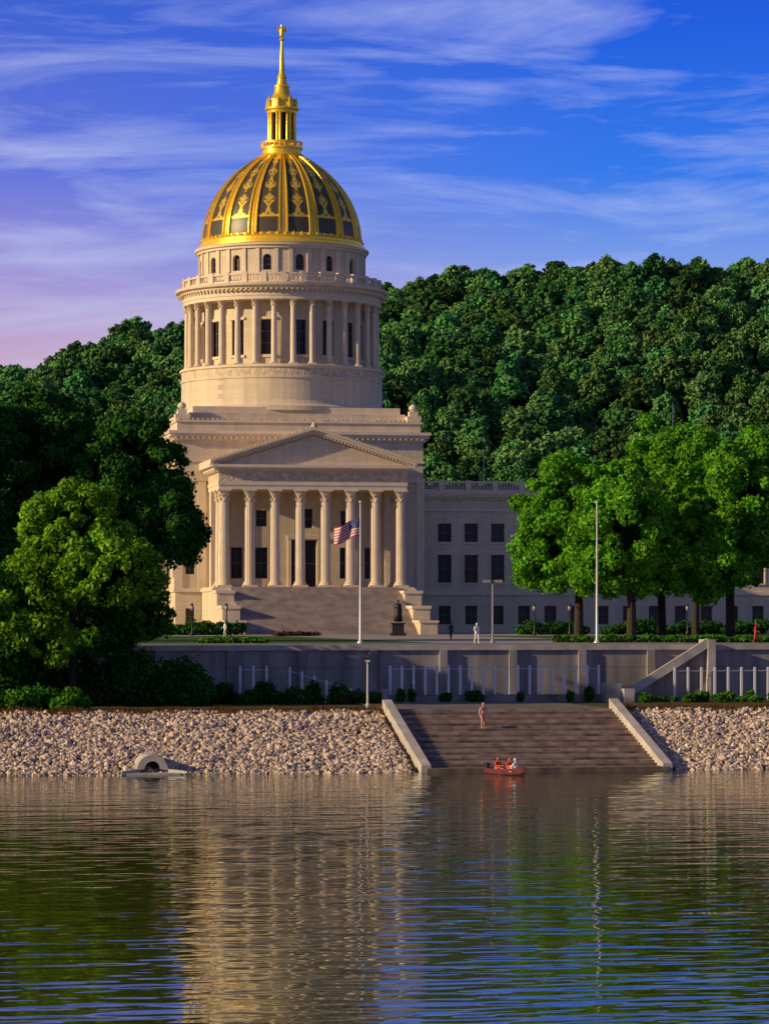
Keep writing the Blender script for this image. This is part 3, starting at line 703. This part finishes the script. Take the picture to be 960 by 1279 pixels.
while Y<1172:
    X=-330.
    while X<330:
        x=X+random.uniform(-2.8,2.8); y=Y+random.uniform(-2.8,2.8)
        if abs(x)<.2*y+30:
            pts.append((x,y,hill_h(x,y)-1.0)); rz.append(random.uniform(0,6.28)); scl.append(random.choice((random.uniform(.45,.7),random.uniform(.6,.95),random.uniform(.85,1.3)))); vi.append(random.randrange(6))
        X+=5.8
    Y+=6.9
me=bpy.data.meshes.new('hillside_forest'); me.from_pydata(pts,[],[])
for nm,ty,da in (('rz','FLOAT',rz),('scl','FLOAT',scl),('vi','INT',vi)):
    a=me.attributes.new(nm,ty,'POINT'); a.data.foreach_set('value',da)
ho=bpy.data.objects.new('hillside_forest',me); sc.collection.objects.link(ho)
ng=bpy.data.node_groups.new('forest_scatter','GeometryNodeTree')
ng.interface.new_socket('Geometry',in_out='INPUT',socket_type='NodeSocketGeometry'); ng.interface.new_socket('Geometry',in_out='OUTPUT',socket_type='NodeSocketGeometry')
gi=ng.nodes.new('NodeGroupInput'); go=ng.nodes.new('NodeGroupOutput')
ci=ng.nodes.new('GeometryNodeCollectionInfo'); ci.inputs['Collection'].default_value=pc; ci.inputs['Separate Children'].default_value=True; ci.inputs['Reset Children'].default_value=True
ip=ng.nodes.new('GeometryNodeInstanceOnPoints'); ip.inputs['Pick Instance'].default_value=True
def na(nm,ty):
    n=ng.nodes.new('GeometryNodeInputNamedAttribute'); n.data_type=ty; n.inputs['Name'].default_value=nm; return n.outputs['Attribute']
cx=ng.nodes.new('ShaderNodeCombineXYZ'); ng.links.new(na('rz','FLOAT'),cx.inputs[2])
m2p=ng.nodes.new('GeometryNodeMeshToPoints')
ng.links.new(gi.outputs[0],m2p.inputs[0]); ng.links.new(m2p.outputs[0],ip.inputs['Points']); ng.links.new(ci.outputs[0],ip.inputs['Instance'])
ng.links.new(na('vi','INT'),ip.inputs['Instance Index']); ng.links.new(cx.outputs[0],ip.inputs['Rotation']); ng.links.new(na('scl','FLOAT'),ip.inputs['Scale']); ng.links.new(ip.outputs[0],go.inputs[0])
md=ho.modifiers.new('scatter','NODES'); md.node_group=ng
# ------------------------------------------------------------------ poles, lamps, statue
def at(px,v,z=GZ): return W(U(px,v),v,z)
def pole(name,px,v,h,r=.11,z=GZ):
    e=empty(name,at(px,v,z)); b=MB()
    b.lathe([(r*2.6,-.1),(r*2.6,.15),(r*1.6,.3),(r,.5),(r*.55,h)],12); b.lathe([(.02,h),(.13,h+.08),(.13,h+.18),(.02,h+.26)],10)
    b.obj('pole',[M['pole']],e,smooth=True); return e
fp=pole('flagpole',450,56,11.6)
pole('flagpole',745,54,11.6)
m,nt,out=newmat('flag_cloth'); p=N(nt,'ShaderNodeBsdfPrincipled'); p.inputs['Roughness'].default_value=.8
uv=N(nt,'ShaderNodeUVMap'); sp=N(nt,'ShaderNodeSeparateXYZ'); L(nt,uv.outputs[0],sp.inputs[0])
mth=mathf(nt)
st=mth('LESS_THAN',mth('FRACT',mth('MULTIPLY',sp.outputs[1],6.5)),.5)
mx=N(nt,'ShaderNodeMixRGB'); L(nt,st,mx.inputs[0]); mx.inputs[1].default_value=(.7,.66,.66,1); mx.inputs[2].default_value=(.5,.02,.04,1)
cn=mth('MULTIPLY',mth('LESS_THAN',sp.outputs[0],.4),mth('GREATER_THAN',sp.outputs[1],.46))
vo=N(nt,'ShaderNodeTexVoronoi'); vo.inputs['Scale'].default_value=22; L(nt,uv.outputs[0],vo.inputs['Vector'])
sr=mth('LESS_THAN',vo.outputs['Distance'],.22)
mc=N(nt,'ShaderNodeMixRGB'); L(nt,sr,mc.inputs[0]); mc.inputs[1].default_value=(.015,.03,.16,1); mc.inputs[2].default_value=(.75,.75,.78,1)
m3=N(nt,'ShaderNodeMixRGB'); L(nt,cn,m3.inputs[0]); L(nt,mx.outputs[0],m3.inputs[1]); L(nt,mc.outputs[0],m3.inputs[2])
L(nt,m3.outputs[0],p.inputs['Base Color']); L(nt,p.outputs[0],out.inputs[0])
nu,nv=24,14; V=[];Fc=[];UVc=[]
for j in range(nv+1):
    for i in range(nu+1):
        u,v_=i/nu,j/nv
        V.append((-.06-u*2.1,-.28*math.sin(u*9+v_*1.5)*u**.5, 8.95+v_*1.45-u*.75+.1*math.sin(u*6))); UVc.append((u,v_))
for j in range(nv):
    for i in range(nu): k=j*(nu+1)+i; Fc.append((k,k+1,k+nu+2,k+nu+1))
me=bpy.data.meshes.new('flag'); me.from_pydata(V,[],Fc); uvl=me.uv_layers.new(name='UVMap')
for l in me.loops: uvl.data[l.index].uv=UVc[l.vertex_index]
me.materials.append(m); me.polygons.foreach_set('use_smooth',[True]*len(Fc)); me.update()
o=bpy.data.objects.new('flag',me); sc.collection.objects.link(o); o.parent=fp
b=MB(); h=5.2; b.lathe([(.2,0),(.2,.3),(.09,.5),(.07,h)],10); b.tube((-.5,0,h),(.5,0,h),.05,.05,8)
for sx in (-.5,.5): b.box(sx-.3,sx+.3,-.2,.2,h-.12,h+.1); b.box(sx-.24,sx+.24,-.15,.15,h-.16,h-.125)
o=b.obj('street_lamp',[M['grey']]); o.location=at(615,53)
b=MB(); b.lathe([(.16,0),(.16,.25),(.08,.4),(.06,3.2)],10); b.tube((0,0,3.15),(0,-.5,3.3),.04,.04,6); b.box(-.15,.15,-.85,-.45,3.25,3.38)
o=b.obj('street_lamp',[M['pole']]); o.location=at(459,16.5,3.6)
for px in (283,667,711,858,240):
    b=MB(); b.lathe([(.25,0),(.25,.3),(.1,.6),(.07,2.9),(.14,3.0)],10,m=0); b.lathe([(.1,3.0),(.22,3.2),(.22,3.45),(.1,3.62)],12,m=1); b.lathe([(.24,3.62),(.05,3.9)],8,m=0)
    o=b.obj('street_lamp',[M['black'],M['grey']],smooth=True); o.location=at(px,172)
# ------------------------------------------------------------------ people
mats_p={}
def pm(name,c):
    if name not in mats_p: mats_p[name]=simple(name,c,.7,var=.1,scale=8)
    return mats_p[name]
EDG=[('pel','spine'),('spine','chest'),('chest','neck'),('neck','headb'),
 ('chest','shL'),('shL','elL'),('elL','wrL'),('wrL','haL'),('chest','shR'),('shR','elR'),('elR','wrR'),('wrR','haR'),
 ('pel','hiL'),('hiL','knL'),('knL','anL'),('anL','toL'),('pel','hiR'),('hiR','knR'),('knR','anR'),('anR','toR')]
RAD=dict(pel=.15,spine=.135,chest=.15,neck=.06,headb=.055,sh=.075,el=.048,wr=.032,ha=.03,hi=.095,kn=.062,an=.042,to=.035)
STAND=dict(pel=(0,0,.93),spine=(0,0,1.12),chest=(0,.0,1.34),neck=(0,0,1.48),headb=(0,-.01,1.56),
 shL=(.19,0,1.40),elL=(.25,.02,1.12),wrL=(.26,-.06,.88),haL=(.26,-.08,.80),shR=(-.19,0,1.40),elR=(-.25,.02,1.12),wrR=(-.26,-.06,.88),haR=(-.26,-.08,.80),
 hiL=(.10,0,.88),knL=(.11,-.02,.48),anL=(.12,.02,.08),toL=(.13,-.15,.03),hiR=(-.10,0,.88),knR=(-.11,-.02,.48),anR=(-.12,.02,.08),toR=(-.13,-.15,.03))
SIT=dict(STAND)
for k_ in list(SIT):
    x,y,z=SIT[k_]
    if k_ in ('pel','spine','chest','neck','headb') or k_[:2] in ('sh','el','wr','ha'): SIT[k_]=(x,y-(z-.9)*.12,z-.78)
SIT.update(hiL=(.1,-.05,.13),knL=(.15,-.45,.36),anL=(.14,-.72,-.02),toL=(.15,-.88,.0),hiR=(-.1,-.05,.13),knR=(-.15,-.45,.36),anR=(-.14,-.72,-.02),toR=(-.15,-.88,0),
 elL=(.27,-.18,.42),wrL=(.18,-.42,.42),haL=(.15,-.5,.44),elR=(-.27,-.18,.42),wrR=(-.18,-.42,.42),haR=(-.15,-.5,.44))
def person(name,loc,rot,J,shirt,pants,skin,hair,scale=1.0,sleeve=True,longp=True):
    names=list(J); idx={n_:i for i,n_ in enumerate(names)}
    me=bpy.data.meshes.new(name+'_sk'); me.from_pydata([J[n_] for n_ in names],[(idx[a],idx[b_]) for a,b_ in EDG],[])
    ob=bpy.data.objects.new(name+'_sk',me); sc.collection.objects.link(ob)
    ob.modifiers.new('s','SKIN')
    if not me.skin_vertices:
        bm=bmesh.new(); bm.from_mesh(me); bm.verts.layers.skin.verify(); bm.to_mesh(me); bm.free()
    for n_ in names:
        r=RAD.get(n_,RAD.get(n_[:2],.05)); sv=me.skin_vertices[0].data[idx[n_]]
        sv.radius=(r*(1.12 if n_ in('chest','pel','spine') else 1),r*(.85 if n_ in('chest','pel','spine') else 1)); sv.use_root=(n_=='pel')
    s2=ob.modifiers.new('u','SUBSURF'); s2.levels=2; s2.render_levels=2
    dg=bpy.context.evaluated_depsgraph_get(); ev=ob.evaluated_get(dg); m2=bpy.data.meshes.new_from_object(ev)
    bpy.data.objects.remove(ob)
    bm=bmesh.new(); bm.from_mesh(m2)
    segs=[(Vector(J[a]),Vector(J[b_]),a,b_) for a,b_ in EDG]
    for f in bm.faces:
        c=f.calc_center_median(); best=None
        for a,b2,na_,nb_ in segs:
            d=b2-a; t=max(0,min(1,(c-a).dot(d)/d.length_squared)); dist=(c-(a+d*t)).length
            if best is None or dist<best[0]: best=(dist,na_,nb_,t)
        _,a,b2,t=best; mi=0
        if a=='neck' or (a=='chest' and b2=='neck' and t>.7): mi=2
        elif a[:2]=='sh': mi=0 if (sleeve or t<.5) else 2
        elif a[:2]=='el': mi=0 if sleeve=='long' else 2
        elif a[:2]=='wr': mi=2
        elif a=='pel' and (b2[:2]=='hi' or t<.25): mi=1
        elif a[:2]=='hi': mi=1 if (longp or t<.75) else 2
        elif a[:2]=='kn': mi=1 if longp else 2
        elif a[:2]=='an': mi=4
        f.material_index=mi; f.smooth=True
    hb=Vector(J['headb']); hc=hb+Vector((0,-.015,.10))
    r=bmesh.ops.create_uvsphere(bm,u_segments=18,v_segments=14,radius=1)
    for v in r['verts']:
        x,y,z=v.co; w=1-.22*max(0,-z)
        v.co=Vector((x*.078*w,y*.098*w,z*.122))
        if abs(x)<.25 and y<-.8 and -.35<z<.05: v.co.y-=.02
        if abs(x)>.93 and abs(z)<.25: v.co.x*=1.12
        v.co+=hc
    fs={f for v in r['verts'] for f in v.link_faces}
    for f in fs:
        c=f.calc_center_median()-hc; f.smooth=True; f.material_index=3 if (c.z>.055 or (c.y>.01 and c.z>-.06)) else 2
    for sx in (-.03,.03):
        r=bmesh.ops.create_uvsphere(bm,u_segments=6,v_segments=5,radius=.011,matrix=Matrix.Translation(hc+Vector((sx,-.09,.008))))
        for v in r['verts']:
            for f in v.link_faces: f.material_index=4
    for sd_ in 'LR':
        h=Vector(J['ha'+sd_]); d=(h-Vector(J['wr'+sd_])).normalized(); side=d.cross(Vector((1,0,0))).normalized() if abs(d.x)<.9 else Vector((0,0,1))
        for k_,(o_,l_) in enumerate(((-.03,.07),(-.01,.085),(.01,.08),(.028,.06),(-.045,.05))):
            base=h+side*o_; dr=(d+(side*-.8 if k_==4 else Vector((0,0,0)))).normalized()
            q=dr.to_track_quat('Z','Y').to_matrix().to_4x4()
            r=bmesh.ops.create_cone(bm,segments=6,radius1=.011,radius2=.007,depth=l_,cap_ends=True,matrix=Matrix.Translation(base+dr*(l_/2))@q)
            for v in r['verts']:
                for f in v.link_faces: f.material_index=2
    bm.to_mesh(m2); bm.free(); m2.materials.clear()
    for m_ in (shirt,pants,skin,hair,pm('shoe_dark',(.03,.03,.03))): m2.materials.append(m_)
    o=bpy.data.objects.new(name,m2); sc.collection.objects.link(o); o.location=loc; o.rotation_euler=(0,0,rot); o.scale=(scale,)*3
    return o
skin=pm('skin',(.50,.27,.19)); hair=pm('hair',(.05,.03,.02)); orange=pm('orange_vest',(.65,.10,.04)); red=pm('red_cloth',(.45,.05,.05)); wh=pm('white_cloth',(.75,.73,.7)); navy=pm('navy_cloth',(.03,.04,.09)); blk=pm('black_cloth',(.02,.02,.02))
WALK=dict(STAND); WALK.update(knL=(.11,-.14,.5),anL=(.11,-.12,.10),toL=(.12,-.29,.05),knR=(-.11,.04,.48),anR=(-.11,.24,.10),toR=(-.12,.10,.02),elL=(.25,.1,1.14),wrL=(.24,.02,.92),haL=(.24,-.01,.84),elR=(-.24,-.06,1.13),wrR=(-.22,-.26,1.02),haR=(-.21,-.33,1.0))
iS=12; vS=.9+iS*.62+.33; zS=.25+(iS+1)*.168
CARRY=dict(STAND); CARRY.update(elL=(.26,-.02,1.13),wrL=(.12,-.22,1.12),haL=(.06,-.25,1.14),elR=(-.27,.04,1.13),wrR=(-.3,-.08,.93),haR=(-.3,-.1,.86),knR=(-.11,-.08,.5),anR=(-.11,0,.1),toR=(-.12,-.16,.04))
person('person_on_steps',W(U(603,vS),vS,zS),TH+.3,CARRY,pm('pink_shirt',(.62,.30,.26)),red,skin,hair,longp=False,sleeve=True)
person('person_walking',at(595,60,GZ),.4,WALK,wh,wh,skin,hair,sleeve='long')
person('person_walking',at(563,95,GZ),-.6,WALK,navy,blk,skin,hair,sleeve='long')
person('person_walking',at(943,56,GZ),1.2,WALK,red,navy,skin,hair)
person('person_walking',at(281,150,GZ),-1.2,WALK,wh,navy,skin,hair)
e=empty('statue_on_pedestal',at(497,168,GZ)); b=MB()
b.box(-.95,.95,-.95,.95,0,.35); b.box(-.7,.7,-.7,.7,.35,1.35); b.box(-.85,.85,-.85,.85,1.35,1.55); b.obj('pedestal',[M['bronze']],e)
so=person('robed_figure',(0,0,1.55),.2,dict(STAND,elR=(-.27,.0,1.15),wrR=(-.15,-.2,1.2),haR=(-.1,-.23,1.22)),M['bronze'],M['bronze'],M['bronze'],M['bronze'],1.55,'long'); so.parent=e
so.data.materials[4]=M['bronze']
b=MB(); b.lathe([(.36,.1),(.30,.7),(.24,1.1),(.27,1.35),(.2,1.5)],16,0,.06); o=b.obj('cloak',[M['bronze']],e,smooth=True); o.location=(0,0,1.55); o.scale=(1.5,)*3
# boat
bx=U(632,-4.2); e=empty('rowing_boat',W(bx,-4.2,0),TH+math.radians(-62)); e.scale=(.92,.92,.92)
secs=[(-1.9,.42,.02,.42),(-1.2,.58,-.06,.40),(0,.64,-.08,.40),(1.0,.52,-.05,.46),(1.7,.2,.05,.58),(1.95,.02,.3,.66)]
b=MB(); rows=[]
for x,w_,zb,zt in secs:
    rows.append([(x,-w_,zt),(x,-w_*.85,zb+.12),(x,-w_*.5,zb),(x,w_*.5,zb),(x,w_*.85,zb+.12),(x,w_,zt)])
for a,c in zip(rows,rows[1:]):
    for i in range(5): b.face([a[i],a[i+1],c[i+1],c[i]],0)
inn=[[(x*.98,y*.92,max(z,zb_+.08)) for (x,y,z),zb_ in zip(r,[s_[2]]*6)] for r,s_ in zip(rows,secs)]
for a,c in zip(inn,inn[1:]):
    for i in range(5): b.face([a[i],a[i+1],c[i+1],c[i]],1)
for k_ in range(len(rows)-1):
    for i in (0,5): b.face([rows[k_][i],rows[k_+1][i],inn[k_+1][i],inn[k_][i]],0)
b.face(rows[0],0)
for x in (-1.2,0.1,1.0): b.box(x-.14,x+.14,-.5,.5,.24,.28,1)
b.box(-2.2,-1.92,-.14,.14,.1,.75,2)
b.obj('hull',[pm('hull_maroon',(.13,.03,.045)),pm('hull_inner',(.45,.42,.42)),M['black']],e)
for (x,ang,sh,pn) in ((-1.0,1.57,orange,navy),(.25,1.3,orange,blk),(1.05,-1.4,wh,navy)):
    o=person('boater',(x,0,.17),ang,SIT,sh,pn,skin,hair); o.parent=e
b=MB(); b.tube((.0,-.4,.5),(.7,-1.3,-.1),.02,.02,6,0); b.obox((.66,-1.26,-.02),(.12,.03,0),(.2,-.35,-.2),(0,0,.02),0); b.obj('oar',[pm('wood',(.3,.18,.08))],e)
# ------------------------------------------------------------------ light and sky
el=math.radians(18); az=math.radians(70)
sd=Vector((-math.sin(az)*math.cos(el),-math.cos(az)*math.cos(el),math.sin(el)))
sl=bpy.data.lights.new('sun','SUN'); sl.energy=5.0; sl.angle=math.radians(.5); sl.color=(1,.76,.42)
so=bpy.data.objects.new('sun',sl); sc.collection.objects.link(so); so.rotation_euler=sd.to_track_quat('Z','Y').to_euler(); so.location=(-200,100,200)
w=bpy.data.worlds.new('World'); sc.world=w; w.use_nodes=True; nt=w.node_tree; nt.nodes.clear()
out=N(nt,'ShaderNodeOutputWorld'); bg=N(nt,'ShaderNodeBackground'); bg.inputs['Strength'].default_value=.1
sky=N(nt,'ShaderNodeTexSky'); sky.sky_type='NISHITA'; sky.sun_disc=False; sky.sun_elevation=el; sky.sun_rotation=math.atan2(sd.x,sd.y)%(2*math.pi); sky.air_density=1.0; sky.dust_density=.6; sky.ozone_density=3
tc=N(nt,'ShaderNodeTexCoord'); sp=N(nt,'ShaderNodeSeparateXYZ'); L(nt,tc.outputs['Generated'],sp.inputs[0])
rl=ramp(nt,[(0,(.30,.24,.26)),(.075,(.62,.42,.58)),(.105,(.38,.31,.68)),(.14,(.13,.18,.72)),(.19,(.045,.12,.66)),(.26,(.06,.10,.28)),(1,(.10,.11,.20))])
rr=ramp(nt,[(0,(.30,.26,.30)),(.09,(.62,.54,.74)),(.112,(.20,.34,.82)),(.14,(.03,.19,.84)),(.19,(.008,.10,.74)),(.26,(.05,.10,.30)),(1,(.10,.11,.20))])
L(nt,sp.outputs[2],rl.inputs[0]); L(nt,sp.outputs[2],rr.inputs[0])
mxr=N(nt,'ShaderNodeMapRange'); mxr.inputs[1].default_value=-.12; mxr.inputs[2].default_value=.07; L(nt,sp.outputs[0],mxr.inputs[0])
ml=N(nt,'ShaderNodeMixRGB'); L(nt,mxr.outputs[0],ml.inputs[0]); L(nt,rl.outputs[0],ml.inputs[1]); L(nt,rr.outputs[0],ml.inputs[2])
mp=N(nt,'ShaderNodeMapping'); mp.inputs['Scale'].default_value=(7,7,48); mp.inputs['Rotation'].default_value=(0,math.radians(9),0); L(nt,tc.outputs['Generated'],mp.inputs[0])
no=N(nt,'ShaderNodeTexNoise'); no.inputs['Scale'].default_value=1; no.inputs['Detail'].default_value=8; no.inputs['Roughness'].default_value=.6; no.inputs['Distortion'].default_value=.6; L(nt,mp.outputs[0],no.inputs['Vector'])
cr=ramp(nt,[(.49,(0,0,0)),(.80,(.65,.65,.65))]); L(nt,no.outputs['Fac'],cr.inputs[0])
cm_=N(nt,'ShaderNodeMapRange'); cm_.inputs[1].default_value=.2; cm_.inputs[2].default_value=.32; cm_.inputs[3].default_value=1; cm_.inputs[4].default_value=0; L(nt,sp.outputs[2],cm_.inputs[0])
cf=N(nt,'ShaderNodeMath',operation='MULTIPLY'); L(nt,cr.outputs[0],cf.inputs[0]); L(nt,cm_.outputs[0],cf.inputs[1])
mcl=N(nt,'ShaderNodeMixRGB'); L(nt,cf.outputs[0],mcl.inputs[0]); L(nt,ml.outputs[0],mcl.inputs[1]); mcl.inputs[2].default_value=(.66,.72,.98,1)
vs=N(nt,'ShaderNodeVectorMath',operation='SCALE'); vs.inputs['Scale'].default_value=10; L(nt,mcl.outputs[0],vs.inputs[0])
mf=N(nt,'ShaderNodeMixRGB'); mf.inputs[0].default_value=.96; L(nt,sky.outputs[0],mf.inputs[1]); L(nt,vs.outputs[0],mf.inputs[2])
L(nt,mf.outputs[0],bg.inputs[0]); L(nt,bg.outputs[0],out.inputs[0])
# ------------------------------------------------------------------ camera
cd=bpy.data.cameras.new('camera'); cam=bpy.data.objects.new('camera',cd); sc.collection.objects.link(cam)
cam.location=(0,0,10); cam.rotation_euler=(math.radians(90),0,0)
cd.lens=F/1279*36; cd.sensor_width=36; cd.sensor_fit='AUTO'; cd.shift_y=130.5/1279; cd.clip_start=1; cd.clip_end=8000
sc.camera=cam
sc.view_settings.view_transform='Standard'; sc.view_settings.look='None'; sc.view_settings.exposure=0; sc.view_settings.gamma=1
